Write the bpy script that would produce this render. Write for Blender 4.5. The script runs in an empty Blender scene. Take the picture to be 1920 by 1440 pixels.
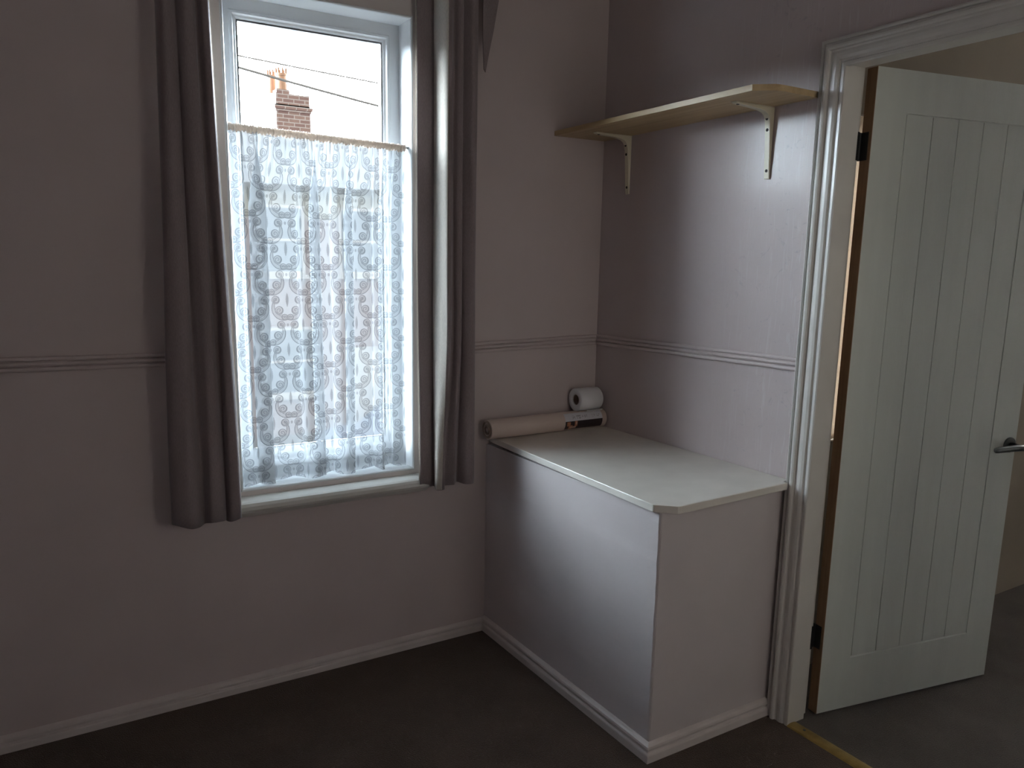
import bpy, bmesh, math, random
from mathutils import Vector, Matrix
random.seed(7)
S = bpy.context.scene
C = S.collection
PI = math.pi

# ---------------------------------------------------------------- helpers
class MB:
    def __init__(self): self.v = []; self.f = []
    def add(self, vs, fs):
        n = len(self.v); self.v += [tuple(p) for p in vs]; self.f += [tuple(i + n for i in f) for f in fs]
    def box(self, a, b):
        x0, y0, z0 = a; x1, y1, z1 = b
        self.add([(x0,y0,z0),(x1,y0,z0),(x1,y1,z0),(x0,y1,z0),(x0,y0,z1),(x1,y0,z1),(x1,y1,z1),(x0,y1,z1)],
                 [(0,3,2,1),(4,5,6,7),(0,1,5,4),(1,2,6,5),(2,3,7,6),(3,0,4,7)])
    def prism(self, bot, top):
        n = len(bot)
        self.add(list(bot) + list(top), [tuple(reversed(range(n))), tuple(range(n, 2*n))] +
                 [(i, (i+1) % n, n + (i+1) % n, n + i) for i in range(n)])
    def sweep(self, secs, closed=False):
        """secs: list of rings with equal point counts"""
        m = len(secs[0]); fs = []
        k = len(secs)
        for i in range(k if closed else k - 1):
            for j in range(m):
                a = i*m + j; b = i*m + (j+1) % m
                c = ((i+1) % k)*m + (j+1) % m; d = ((i+1) % k)*m + j
                fs.append((a, b, c, d))
        if not closed: fs += [tuple(reversed(range(m))), tuple(range((k-1)*m, k*m))]
        self.add([p for s in secs for p in s], fs)
    def cyl(self, p, q, r, r2=None, n=24):
        p = Vector(p); q = Vector(q); r2 = r if r2 is None else r2
        d = (q - p).normalized(); a = d.orthogonal().normalized(); b = d.cross(a)
        ring = lambda c, rr: [c + (a*math.cos(2*PI*i/n) + b*math.sin(2*PI*i/n))*rr for i in range(n)]
        self.sweep([ring(p, r), ring(q, r2)])
    def tube(self, pts, r, n=12):
        secs = []
        pts = [Vector(p) for p in pts]
        for i, p in enumerate(pts):
            d = (pts[min(i+1, len(pts)-1)] - pts[max(i-1, 0)]).normalized()
            up = Vector((0, 0, 1)) if abs(d.z) < .9 else Vector((1, 0, 0))
            a = d.cross(up).normalized(); b = a.cross(d)
            rr = r[i] if isinstance(r, (list, tuple)) else r
            secs.append([p + (a*math.cos(2*PI*k/n) + b*math.sin(2*PI*k/n))*rr for k in range(n)])
        self.sweep(secs)
    def build(self, name, mat, parent=None, smooth=False, bevel=0, seg=2):
        me = bpy.data.meshes.new(name); me.from_pydata(self.v, [], self.f)
        bm = bmesh.new(); bm.from_mesh(me); bmesh.ops.recalc_face_normals(bm, faces=bm.faces); bm.to_mesh(me); bm.free()
        me.update()
        o = bpy.data.objects.new(name, me); C.objects.link(o)
        if mat: me.materials.append(mat)
        if smooth:
            for p in me.polygons: p.use_smooth = True
        if bevel:
            b = o.modifiers.new('bevel', 'BEVEL'); b.width = bevel; b.segments = seg; b.limit_method = 'ANGLE'; b.angle_limit = .6
        if parent: o.parent = parent
        return o

def tag(o, label=None, cat=None, group=None, kind=None):
    if label: o['label'] = label
    if cat: o['category'] = cat
    if group: o['group'] = group
    if kind: o['kind'] = kind
    return o

def empty(name, loc=(0, 0, 0), **k):
    o = bpy.data.objects.new(name, None); o.empty_display_size = .1; C.objects.link(o); o.location = loc
    return tag(o, **k)

def reparent(o, p):
    o.parent = p; o.matrix_parent_inverse = Matrix.Translation(-Vector(p.location))
    return o

def struct(o, label=None): return tag(o, label=label, kind='structure')

# ---------------------------------------------------------------- materials
class NT:
    def __init__(self, name):
        self.m = bpy.data.materials.new(name); self.m.use_nodes = True
        self.t = self.m.node_tree; self.t.nodes.clear()
        self.out = self.t.nodes.new('ShaderNodeOutputMaterial')
    def n(self, kind, **kw):
        nd = self.t.nodes.new('ShaderNode' + kind)
        for k, v in kw.items():
            if k.startswith('i_'):
                key = k[2:].replace('_', ' ')
                self.put(nd.inputs[key], v)
            else: setattr(nd, k, v)
        return nd
    def put(self, sock, v):
        if isinstance(v, bpy.types.NodeSocket): self.t.links.new(v, sock)
        else: sock.default_value = v
    def math(self, op, a, b=0.0, c=None, clamp=False):
        nd = self.t.nodes.new('ShaderNodeMath'); nd.operation = op; nd.use_clamp = clamp
        self.put(nd.inputs[0], a); self.put(nd.inputs[1], b)
        if c is not None: self.put(nd.inputs[2], c)
        return nd.outputs[0]
    def mixc(self, f, a, b):
        nd = self.t.nodes.new('ShaderNodeMix'); nd.data_type = 'RGBA'
        self.put(nd.inputs[0], f); self.put(nd.inputs[6], a); self.put(nd.inputs[7], b)
        return nd.outputs[2]
    def ramp(self, f, stops):
        nd = self.t.nodes.new('ShaderNodeValToRGB'); cr = nd.color_ramp
        while len(cr.elements) < len(stops): cr.elements.new(.5)
        for e, (p, c) in zip(cr.elements, stops):
            e.position = p; e.color = c if len(c) == 4 else (*c, 1)
        self.put(nd.inputs[0], f); return nd.outputs[0]

def c4(c): return (c[0], c[1], c[2], 1.0)

def paint(name, col, rough=.5, var=.05, bump=.15, scale=3.0, fine=60, spec=.5, stretch=(1, 1, 1), dist=.004, coat=0):
    t = NT(name)
    co = t.n('TexCoord').outputs['Object']
    mp = t.n('Mapping'); t.put(mp.inputs[0], co); mp.inputs['Scale'].default_value = stretch
    n1 = t.n('TexNoise', i_Scale=scale, i_Detail=4.0); t.put(n1.inputs['Vector'], mp.outputs[0])
    n2 = t.n('TexNoise', i_Scale=float(fine), i_Detail=3.0); t.put(n2.inputs['Vector'], mp.outputs[0])
    lo = c4([x*(1-var) for x in col]); hi = c4([min(1, x*(1+var)) for x in col])
    cc = t.ramp(n1.outputs[0], [(.3, lo), (.7, hi)])
    h = t.math('ADD', t.math('MULTIPLY', n1.outputs[0], 1.5), t.math('MULTIPLY', n2.outputs[0], .25))
    bp = t.n('Bump', i_Strength=bump, i_Distance=dist); t.put(bp.inputs['Height'], h)
    b = t.n('BsdfPrincipled'); t.put(b.inputs['Base Color'], cc); b.inputs['Roughness'].default_value = rough
    b.inputs['Specular IOR Level'].default_value = spec
    if coat: b.inputs['Coat Weight'].default_value = coat; b.inputs['Coat Roughness'].default_value = .25
    t.put(b.inputs['Normal'], bp.outputs[0]); t.t.links.new(b.outputs[0], t.out.inputs[0])
    return t.m

WALLC = (.55, .465, .455)
M = {}
M['wall'] = paint('wall_paint', WALLC, rough=.6, var=.035, bump=.2, scale=4, fine=90, dist=.006)
M['box'] = paint('boxing_paint', (.57, .51, .51), rough=.42, var=.03, bump=.12, scale=5, fine=70, dist=.006)
M['gloss'] = paint('white_gloss_paint', (.72, .69, .66), rough=.33, var=.03, bump=.25, scale=9, fine=120, dist=.003)
M['skirt'] = paint('skirting_paint', (.62, .55, .53), rough=.36, var=.05, bump=.15, scale=12, fine=90, dist=.004)
M['arch'] = paint('architrave_paint', (.60, .565, .53), rough=.32, var=.04, bump=.12, scale=8, fine=80, dist=.003)
M['frame'] = paint('window_frame_white', (.74, .76, .78), rough=.3, var=.01, bump=.05, scale=5)
M['sill'] = paint('sill_paint', (.72, .70, .66), rough=.33, var=.03, bump=.2, scale=9, fine=70, dist=.003)
M['counter'] = paint('worktop_laminate', (.74, .69, .63), rough=.25, var=.04, bump=.03, scale=10, fine=220, dist=.002)
M['surround'] = paint('surround_paint', (.66, .60, .58), rough=.5, var=.02, bump=.1)
M['ceiling'] = paint('ceiling_paint', (.62, .60, .58), rough=.9, bump=.3)
M['door'] = paint('door_white', (.60, .62, .58), rough=.38, var=.03, bump=.2, scale=5, fine=40, stretch=(4, 4, .6), dist=.003)
M['black'] = paint('black_hinge', (.012, .012, .013), rough=.45, bump=.1)
M['metal'] = paint('dark_metal', (.16, .165, .17), rough=.3, bump=.02); M['metal'].node_tree.nodes['Principled BSDF'].inputs['Metallic'].default_value = .9
M['brass'] = paint('brass_strip', (.42, .29, .10), rough=.4, var=.15, bump=.2, scale=30, fine=200); M['brass'].node_tree.nodes['Principled BSDF'].inputs['Metallic'].default_value = .7
M['bracket'] = paint('cream_bracket', (.68, .62, .48), rough=.3, var=.03, bump=.05)
M['hole'] = paint('screw_hole', (.03, .025, .02), rough=.7, bump=0)
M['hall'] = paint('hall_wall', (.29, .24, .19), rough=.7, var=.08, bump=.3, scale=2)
M['paper'] = paint('tissue_paper', (.74, .72, .74), rough=.9, var=.02, bump=.2, fine=200, dist=.001)
M['card'] = paint('cardboard', (.36, .27, .22), rough=.9, bump=.1)

def scuffed():
    """window-side satin wall paint with chalky rub marks and pencil-like scratches near the architrave"""
    t = NT('satin_wall_paint')
    co = t.n('TexCoord').outputs['Object']
    n1 = t.n('TexNoise', i_Scale=5.0, i_Detail=4.0); t.put(n1.inputs['Vector'], co)
    n2 = t.n('TexNoise', i_Scale=90.0, i_Detail=2.0); t.put(n2.inputs['Vector'], co)
    mp = t.n('Mapping'); t.put(mp.inputs[0], co); mp.inputs['Scale'].default_value = (1, 30, 2.2)
    n3 = t.n('TexNoise', i_Scale=3.0, i_Detail=6.0, i_Distortion=1.5); t.put(n3.inputs['Vector'], mp.outputs[0])
    n4 = t.n('TexNoise', i_Scale=16.0, i_Detail=6.0, i_Roughness=.7, i_Distortion=2.5); t.put(n4.inputs['Vector'], co)
    sep = t.n('SeparateXYZ'); t.put(sep.inputs[0], co)
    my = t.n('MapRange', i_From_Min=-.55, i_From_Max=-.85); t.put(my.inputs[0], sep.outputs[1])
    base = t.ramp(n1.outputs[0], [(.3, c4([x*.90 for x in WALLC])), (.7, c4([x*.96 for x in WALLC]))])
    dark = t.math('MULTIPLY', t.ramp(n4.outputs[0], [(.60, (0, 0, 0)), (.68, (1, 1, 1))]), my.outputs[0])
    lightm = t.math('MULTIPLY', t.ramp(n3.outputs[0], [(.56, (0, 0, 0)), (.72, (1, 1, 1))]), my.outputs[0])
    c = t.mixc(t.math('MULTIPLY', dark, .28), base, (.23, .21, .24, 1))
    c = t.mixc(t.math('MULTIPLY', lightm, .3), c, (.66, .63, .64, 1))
    h = t.math('ADD', t.math('MULTIPLY', n1.outputs[0], 1.2), t.math('MULTIPLY', n2.outputs[0], .2))
    bp = t.n('Bump', i_Strength=.10, i_Distance=.006); t.put(bp.inputs['Height'], h)
    b = t.n('BsdfPrincipled'); t.put(b.inputs['Base Color'], c)
    b.inputs['Roughness'].default_value = .25; b.inputs['Specular IOR Level'].default_value = .15
    t.put(b.inputs['Normal'], bp.outputs[0]); t.t.links.new(b.outputs[0], t.out.inputs[0])
    return t.m
M['wallr'] = scuffed()

def carpet(name, a, b_, sc=260):
    t = NT(name); co = t.n('TexCoord').outputs['Object']
    n1 = t.n('TexNoise', i_Scale=float(sc), i_Detail=3.0); t.put(n1.inputs['Vector'], co)
    n2 = t.n('TexNoise', i_Scale=4.0, i_Detail=5.0, i_Roughness=.65); t.put(n2.inputs['Vector'], co)
    f = t.math('ADD', t.math('MULTIPLY', n1.outputs[0], .5), t.math('MULTIPLY', n2.outputs[0], .5))
    cc = t.ramp(f, [(.35, c4(a)), (.65, c4(b_))])
    bp = t.n('Bump', i_Strength=.9, i_Distance=.006); t.put(bp.inputs['Height'], n1.outputs[0])
    b = t.n('BsdfPrincipled'); t.put(b.inputs['Base Color'], cc); b.inputs['Roughness'].default_value = 1
    b.inputs['Specular IOR Level'].default_value = .1; b.inputs['Sheen Weight'].default_value = .15
    t.put(b.inputs['Normal'], bp.outputs[0]); t.t.links.new(b.outputs[0], t.out.inputs[0]); return t.m
M['carpet'] = carpet('brown_carpet', (.055, .034, .026), (.105, .068, .052))
M['hallcarpet'] = carpet('taupe_carpet', (.075, .06, .052), (.145, .122, .11))

def wood(name, a, b_, axis='Y', rough=.45, sc=1.0):
    t = NT(name); co = t.n('TexCoord').outputs['Object']
    mp = t.n('Mapping'); t.put(mp.inputs[0], co)
    s = [40*sc, 40*sc, 40*sc]; s['XYZ'.index(axis)] = 1.6*sc; mp.inputs['Scale'].default_value = s
    n1 = t.n('TexNoise', i_Scale=1.0, i_Detail=6.0, i_Distortion=.6); t.put(n1.inputs['Vector'], mp.outputs[0])
    cc = t.ramp(n1.outputs[0], [(.3, c4(a)), (.7, c4(b_))])
    bp = t.n('Bump', i_Strength=.1, i_Distance=.002); t.put(bp.inputs['Height'], n1.outputs[0])
    b = t.n('BsdfPrincipled'); t.put(b.inputs['Base Color'], cc); b.inputs['Roughness'].default_value = rough
    t.put(b.inputs['Normal'], bp.outputs[0]); t.t.links.new(b.outputs[0], t.out.inputs[0]); return t.m
M['shelf'] = wood('pale_wood_effect', (.42, .29, .15), (.56, .41, .23), 'Y')
M['rawwood'] = wood('raw_door_edge', (.20, .115, .06), (.33, .20, .11), 'Z', rough=.7)

def fabric(name, col, transl=.12, rough=.85, weave=900):
    t = NT(name); co = t.n('TexCoord').outputs['Object']
    n1 = t.n('TexNoise', i_Scale=float(weave), i_Detail=1.0)
    mp = t.n('Mapping'); t.put(mp.inputs[0], co); mp.inputs['Scale'].default_value = (1, 1, .12)
    t.put(n1.inputs['Vector'], mp.outputs[0])
    cc = t.ramp(n1.outputs[0], [(.3, c4([x*.88 for x in col])), (.7, c4([x*1.12 for x in col]))])
    d = t.n('BsdfPrincipled'); t.put(d.inputs['Base Color'], cc); d.inputs['Roughness'].default_value = rough
    d.inputs['Sheen Weight'].default_value = .3; d.inputs['Sheen Roughness'].default_value = .4
    tr = t.n('BsdfTranslucent'); t.put(tr.inputs[0], cc)
    mx = t.n('MixShader'); mx.inputs[0].default_value = transl
    t.t.links.new(d.outputs[0], mx.inputs[1]); t.t.links.new(tr.outputs[0], mx.inputs[2])
    t.t.links.new(mx.outputs[0], t.out.inputs[0]); return t.m
M['curtain'] = fabric('mauve_curtain', (.25, .20, .205), .01)
M['added_blind'] = fabric('added_cream_blind', (.74, .64, .54), .22)  # translucent so the added hall window glows
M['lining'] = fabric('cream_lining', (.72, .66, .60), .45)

def glass():
    t = NT('window_glass')
    tr = t.n('BsdfTransparent'); tr.inputs[0].default_value = (.94, .97, .97, 1)
    gl = t.n('BsdfGlossy'); gl.inputs['Roughness'].default_value = .02
    fr = t.n('Fresnel'); fr.inputs[0].default_value = 1.45
    ge = t.n('NewGeometry')
    mx = t.n('MixShader'); t.put(mx.inputs[0], t.math('MULTIPLY', fr.outputs[0], t.math('SUBTRACT', 1.0, ge.outputs['Backfacing'])))
    t.t.links.new(tr.outputs[0], mx.inputs[1]); t.t.links.new(gl.outputs[0], mx.inputs[2])
    t.t.links.new(mx.outputs[0], t.out.inputs[0]); return t.m
M['glass'] = glass()

def lace():
    """scrollwork lace: leaf scrolls, spirals, almonds and dots in a staggered (glide-mirrored) lattice"""
    t = NT('lace_net'); m = t.math
    W, H = .060, .164
    uvn = t.n('UVMap'); uvn.uv_map = 'UVMap'
    sep = t.n('SeparateXYZ'); t.put(sep.inputs[0], uvn.outputs[0])
    U, V = sep.outputs[0], sep.outputs[1]
    u = m('PINGPONG', m('DIVIDE', U, W), 1.0)          # 0..1 between axis A and axis B
    v = m('DIVIDE', V, -H)                              # grows downwards
    def wrapd(vv, c): return m('MULTIPLY', m('WRAP', m('SUBTRACT', vv, c), -.5, .5), H)   # inputs (value, max, min)
    def smooth_less(x, edge, w):
        nd = t.n('MapRange'); nd.interpolation_type = 'SMOOTHSTEP'
        t.put(nd.inputs[0], x); nd.inputs[1].default_value = edge - w; nd.inputs[2].default_value = edge + w
        nd.inputs[3].default_value = 1; nd.inputs[4].default_value = 0; return nd.outputs[0]
    def mx(*a):
        r = a[0]
        for b in a[1:]: r = m('MAXIMUM', r, b)
        return r
    lines, fills, solids = [], [], []
    def half(uu, vv):
        def ell(uc, vc, a, b):
            dx = m('DIVIDE', m('MULTIPLY', m('SUBTRACT', uu, uc), W), a); dy = m('DIVIDE', wrapd(vv, vc), b)
            return dx, dy
        # dot
        dx, dy = ell(0, 0, .0036, .0050)
        solids.append(smooth_less(m('SQRT', m('ADD', m('MULTIPLY', dx, dx), m('MULTIPLY', dy, dy))), 1, .2))
        # almond: |dx| < cos-shaped width
        dx, dy = ell(0, .5, .0046, .0235)
        wdt = m('SUBTRACT', 1.0, m('MULTIPLY', dy, dy))
        solids.append(smooth_less(m('SUBTRACT', m('ABSOLUTE', dx), wdt), 0, .12))
        for uc, vc, r, hand in ((.37, .0, .0125, 1), (.55, .21, .0130, 1), (.84, .345, .0095, -1)):
            ddx = m('MULTIPLY', m('SUBTRACT', uu, uc), W); ddy = wrapd(vv, vc)
            d = m('SQRT', m('ADD', m('MULTIPLY', ddx, ddx), m('MULTIPLY', ddy, ddy)))
            an = m('DIVIDE', m('ARCTAN2', ddy, m('MULTIPLY', ddx, hand)), 2*PI)
            pitch = r/1.75
            fr = m('FRACT', m('ADD', m('DIVIDE', d, pitch), an))
            li = smooth_less(m('ABSOLUTE', m('SUBTRACT', fr, .5)), .17, .07)
            ins = smooth_less(d, r, .0006)
            lines.append(m('MULTIPLY', li, ins))
            fills.append(m('MULTIPLY', ins, .55))
            lines.append(smooth_less(m('ABSOLUTE', m('SUBTRACT', d, r)), .0010, .0005))
        # leaf: crescent cupping the second spiral, with two rib lines
        def disc(uc, vc):
            ex = m('MULTIPLY', m('SUBTRACT', uu, uc), W); ey = wrapd(vv, vc)
            return m('SQRT', m('ADD', m('MULTIPLY', ex, ex), m('MULTIPLY', ey, ey)))
        d1 = disc(.80, .165); d2 = disc(.88, .120); d3 = disc(.90, .090)
        i1 = smooth_less(d1, .0400, .0006); i2 = smooth_less(d2, .0365, .0006); i3 = smooth_less(d3, .0340, .0006)
        cres = m('MULTIPLY', i1, m('SUBTRACT', 1.0, i2))
        lines.append(m('MULTIPLY', m('SUBTRACT', 1.0, i2), smooth_less(m('ABSOLUTE', m('SUBTRACT', d1, .0392)), .0013, .0005)))
        lines.append(m('MULTIPLY', m('MULTIPLY', i1, m('SUBTRACT', 1.0, i3)), smooth_less(m('ABSOLUTE', m('SUBTRACT', d2, .0362)), .0009, .0005)))
        fills.append(m('MULTIPLY', m('MULTIPLY', i1, m('SUBTRACT', 1.0, i3)), .55))
    half(u, v)
    half(m('SUBTRACT', 1.0, u), m('ADD', v, .5))
    L = mx(*lines); Fi = mx(*fills); So = mx(*solids)
    hatch = m('PINGPONG', m('ADD', m('MULTIPLY', U, 1.0), m('MULTIPLY', V, .8)), .0022)
    hs = m('MULTIPLY', smooth_less(hatch, .0011, .0006), .14)
    a = m('ADD', .48, m('MULTIPLY', hs, m('SUBTRACT', 1.0, Fi)))
    a = m('MAXIMUM', a, m('MULTIPLY', Fi, .85))
    a = m('MAXIMUM', a, m('MULTIPLY', So, .72))
    a = m('MAXIMUM', a, m('MULTIPLY', L, .76))
    a = m('MINIMUM', a, .95)
    dif = t.n('BsdfDiffuse')
    tl = t.n('BsdfTranslucent'); tl.inputs[0].default_value = (.50, .525, .55, 1)
    m1 = t.n('MixShader'); dens = mx(L, m('MULTIPLY', So, .75), m('MULTIPLY', Fi, .45)); t.put(dif.inputs[0], t.mixc(dens, (.60, .62, .64, 1), (.22, .23, .25, 1))); t.put(m1.inputs[0], m('MULTIPLY', LACE_TL, m('SUBTRACT', 1.0, m('MULTIPLY', dens, .80))))  # denser threads coloured darker, painting the backlit look into white lace
    t.t.links.new(dif.outputs[0], m1.inputs[1]); t.t.links.new(tl.outputs[0], m1.inputs[2])
    tp = t.n('BsdfTransparent')
    m2 = t.n('MixShader'); t.put(m2.inputs[0], a)
    t.t.links.new(tp.outputs[0], m2.inputs[1]); t.t.links.new(m1.outputs[0], m2.inputs[2])
    t.t.links.new(m2.outputs[0], t.out.inputs[0]); return t.m
LACE_TL = .10
M['lace'] = lace()
M['heading'] = fabric('net_heading', (.78, .69, .62), .5)  # white fabric tinted beige; the brown of its shadows is in the colour

def brick(name, c1, c2, mortar, sc=1.0, axis='xz'):
    t = NT(name); co = t.n('TexCoord').outputs['Object']
    sep = t.n('SeparateXYZ'); t.put(sep.inputs[0], co)
    cb = t.n('CombineXYZ')
    t.put(cb.inputs[0], t.math('ADD', sep.outputs[0], sep.outputs[1])); t.put(cb.inputs[1], sep.outputs[2])
    b = t.n('TexBrick', i_Scale=1.0, i_Color1=c4(c1), i_Color2=c4(c2), i_Mortar=c4(mortar))
    b.inputs['Mortar Size'].default_value = .012; b.inputs['Brick Width'].default_value = .225*sc; b.inputs['Row Height'].default_value = .075*sc
    b.inputs['Bias'].default_value = -.1
    t.put(b.inputs['Vector'], cb.outputs[0])
    nz = t.n('TexNoise', i_Scale=9.0, i_Detail=4.0); t.put(nz.inputs['Vector'], co)
    cc = t.mixc(t.math('MULTIPLY', nz.outputs[0], .5), b.outputs[0], c4([x*.6 for x in c1]))
    p = t.n('BsdfPrincipled'); t.put(p.inputs['Base Color'], cc); p.inputs['Roughness'].default_value = .9
    t.t.links.new(p.outputs[0], t.out.inputs[0]); return t.m
M['chimney'] = brick('chimney_brick', (.20, .13, .125), (.27, .19, .17), (.42, .40, .40), 1.35)
M['brick'] = brick('house_brick', (.24, .15, .14), (.30, .19, .17), (.36, .33, .32), 1.0)
M['render'] = paint('cream_render', (.34, .33, .27), rough=.9, scale=1)
M['slate'] = paint('slate_roof', (.16, .17, .19), rough=.7, var=.25, bump=.5, scale=3, fine=12, stretch=(2, 2, 6))
M['pot'] = paint('clay_pot', (.30, .18, .12), rough=.8, var=.1)
M['upvc'] = paint('white_plastic', (.5, .52, .55), rough=.4)
M['dglass'] = paint('house_glazing', (.13, .16, .20), rough=.1, bump=0)
M['tarmac'] = paint('tarmac', (.09, .092, .095), rough=.9, var=.1, bump=.3)
M['pave'] = paint('pavement', (.12, .12, .115), rough=.9, var=.1)
M['cable'] = paint('black_cable', (.12, .12, .12), rough=.6)
M['car'] = paint('grey_blue_car_paint', (.12, .15, .22), rough=.2, bump=0)
M['rubber'] = paint('rubber', (.03, .03, .03), rough=.8)

# ---------------------------------------------------------------- room shell
XL, YF, ZC = -3.35, -3.05, 2.62
XH, YH = 3.2, -.83                      # hall: far wall x, side wall y
WX0, WX1, WZ0, WZ1 = -1.440, -.828, .700, 2.233
TH = .15
b = MB()
b.box((XL-.1, 0, 0), (WX0, TH, ZC)); b.box((WX1, 0, 0), (.1, TH, ZC))
b.box((WX0, 0, 0), (WX1, TH, WZ0)); b.box((WX0, 0, WZ1), (WX1, TH, ZC))
struct(b.build('wall_back', M['wall']))
DY0, DY1, DZ = -1.032, -1.803, 2.001
b = MB()
b.box((0, DY0+.012, 0), (.1, 0, ZC)); b.box((0, YF-.1, 0), (.1, DY1-.012, ZC)); b.box((0, DY1-.012, DZ+.012), (.1, DY0+.012, ZC))
struct(b.build('wall_right', M['wallr']))
b = MB(); b.box((XL-.1, YF, 0), (XL, 0, ZC)); struct(b.build('wall_left', M['wall']))
FW = (-.85, -.06, .85, 2.25)
b = MB()
b.box((XL-.1, YF-.1, 0), (FW[0], YF, ZC)); b.box((FW[1], YF-.1, 0), (0, YF, ZC))
b.box((FW[0], YF-.1, 0), (FW[1], YF, FW[2])); b.box((FW[0], YF-.1, FW[3]), (FW[1], YF, ZC))
struct(b.build('wall_front', M['wall']))
w3 = empty('added_window_3', (-.455, YF, FW[2]), kind='structure')  # unseen window added behind the camera to fill the room with light
b = MB()
for a, c in (((FW[0], YF-.07, FW[2]), (FW[0]+.05, YF-.02, FW[3])), ((FW[1]-.05, YF-.07, FW[2]), (FW[1], YF-.02, FW[3])),
             ((FW[0]+.05, YF-.07, FW[2]), (FW[1]-.05, YF-.02, FW[2]+.06)), ((FW[0]+.05, YF-.07, FW[3]-.06), (FW[1]-.05, YF-.02, FW[3]))):
    b.box(a, c)
reparent(b.build('window_frame', M['frame'], bevel=.004), w3)
b = MB(); b.box((FW[0]+.04, YF-.047, FW[2]+.05), (FW[1]-.04, YF-.043, FW[3]-.05)); reparent(b.build('window_pane', M['glass']), w3)
b = MB(); b.box((XL-.1, YF-.1, -.06), (.012, TH, 0)); struct(b.build('floor', M['carpet']))
b = MB(); b.box((.012, YF-.1, -.06), (XH+.1, YH+.1, 0)); struct(b.build('floor', M['hallcarpet']))
b = MB(); b.box((XL-.1, YF-.1, ZC), (XH+.1, TH, ZC+.1)); struct(b.build('ceiling', M['ceiling']))
# hall beyond the door
SW = (.24, .66, .84, 1.93)
b = MB(); b.box((.1, YH, 0), (SW[0], YH+.1, ZC)); b.box((SW[1], YH, 0), (XH+.1, YH+.1, ZC))
b.box((SW[0], YH, 0), (SW[1], YH+.1, SW[2])); b.box((SW[0], YH, SW[3]), (SW[1], YH+.1, ZC))
struct(b.build('wall_hall_side', M['hall']))
w4 = empty('added_window_4', (.45, YH, SW[2]), kind='structure')  # unseen window added behind the door so the hinge gap reads bright
b = MB(); b.box((SW[0], YH+.05, SW[2]), (SW[0]+.03, YH+.09, SW[3])); b.box((SW[1]-.03, YH+.05, SW[2]), (SW[1], YH+.09, SW[3]))
b.box((SW[0]+.03, YH+.05, SW[2]), (SW[1]-.03, YH+.09, SW[2]+.03)); b.box((SW[0]+.03, YH+.05, SW[3]-.03), (SW[1]-.03, YH+.09, SW[3]))
reparent(b.build('window_frame', M['frame']), w4)
b = MB(); b.box((SW[0]+.02, YH+.07, SW[2]+.02), (SW[1]-.02, YH+.074, SW[3]-.02)); reparent(b.build('window_pane', M['glass']), w4)
b = MB(); b.box((SW[0]+.001, YH+.020, SW[2]+.002), (SW[1]-.001, YH+.021, SW[3]-.001)); reparent(b.build('added_blind', M['added_blind']), w4)  # added translucent sheet, glowing with sky light behind the hinge gap
b = MB(); b.box((.1, YF-.1, 0), (XH+.1, YF, ZC)); struct(b.build('wall_hall_front', M['hall']))
HW = (-1.85, -.98, 1.0, 2.15)
b = MB()
b.box((XH, YF, 0), (XH+.1, HW[0], ZC)); b.box((XH, HW[1], 0), (XH+.1, YH, ZC))
b.box((XH, HW[0], 0), (XH+.1, HW[1], HW[2])); b.box((XH, HW[0], HW[3]), (XH+.1, HW[1], ZC))
struct(b.build('wall_hall_end', M['hall']))
w2 = empty('added_window_2', (XH, -1.4, HW[2]), kind='structure')  # unseen end window added to light the hall and door
b = MB()
for a, c in (((XH+.02, HW[0], HW[2]), (XH+.07, HW[0]+.05, HW[3])), ((XH+.02, HW[1]-.05, HW[2]), (XH+.07, HW[1], HW[3])),
             ((XH+.02, HW[0]+.05, HW[2]), (XH+.07, HW[1]-.05, HW[2]+.06)), ((XH+.02, HW[0]+.05, HW[3]-.06), (XH+.07, HW[1]-.05, HW[3]))):
    b.box(a, c)
reparent(b.build('window_frame', M['frame'], bevel=.004), w2)
b = MB(); b.box((XH+.045, HW[0]+.04, HW[2]+.05), (XH+.049, HW[1]-.04, HW[3]-.05)); reparent(b.build('window_pane', M['glass']), w2)

# ---------------------------------------------------------------- mouldings
def moulding(name, prof, path, mat, smooth=False):
    """prof: [(out, up)], path: [(x, y, z, nx, ny)] with (nx, ny) the mitre offset per unit 'out'"""
    b = MB()
    b.sweep([[(x + nx*o, y + ny*o, z + up) for o, up in prof] for x, y, z, nx, ny in path])
    return b.build(name, mat, smooth=smooth)
def sk_prof(h):
    return [(0, 0), (.018, 0), (.018, h*.40), (.0165, h*.46), (.010, h*.50), (.0085, h*.55), (.010, h*.60), (.0145, h*.64),
            (.0155, h*.75), (.014, h*.86), (.009, h*.94), (.002, h), (0, h)]
BX, BY = -.518, -.962                     # corner boxing
struct(moulding('baseboard_back', [(o, u) for o, u in sk_prof(.050)], [(BX, 0, 0, 0, -1), (-1.4, 0, 0, 0, -1), (XL, 0, 0, 0, -1)], M['skirt']))
k = 1.0
struct(moulding('baseboard_box', sk_prof(.057), [(BX, 0, 0, -1, 0), (BX, BY, 0, -1, -1), (-.016, BY, 0, 0, -1)], M['skirt']))
struct(moulding('baseboard_left', sk_prof(.057), [(XL, 0, 0, 1, 0), (XL, YF, 0, 1, 1), (0, YF, 0, -1, 1), (0, DY1-.08, 0, -1, 0)], M['skirt']))
def reed():
    p = [(0, 0)]
    for z0, z1, d in ((0, .0135, .013), (.0155, .0275, .016), (.0295, .042, .012)):
        n = 6
        for i in range(n+1):
            a = PI*i/n
            p.append((d*(.45+.55*math.sin(a)), z0+(z1-z0)*(1-math.cos(a))/2))
    p.append((0, .042)); return p
struct(moulding('trim_1', reed(), [(XL, 0, 1.132, 0, -1), (-2.06, 0, 1.1235, 0, -1), (-1.64, 0, 1.118, 0, -1), (WX0-.02, 0, 1.116, 0, -1)], M['wall']))
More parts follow.
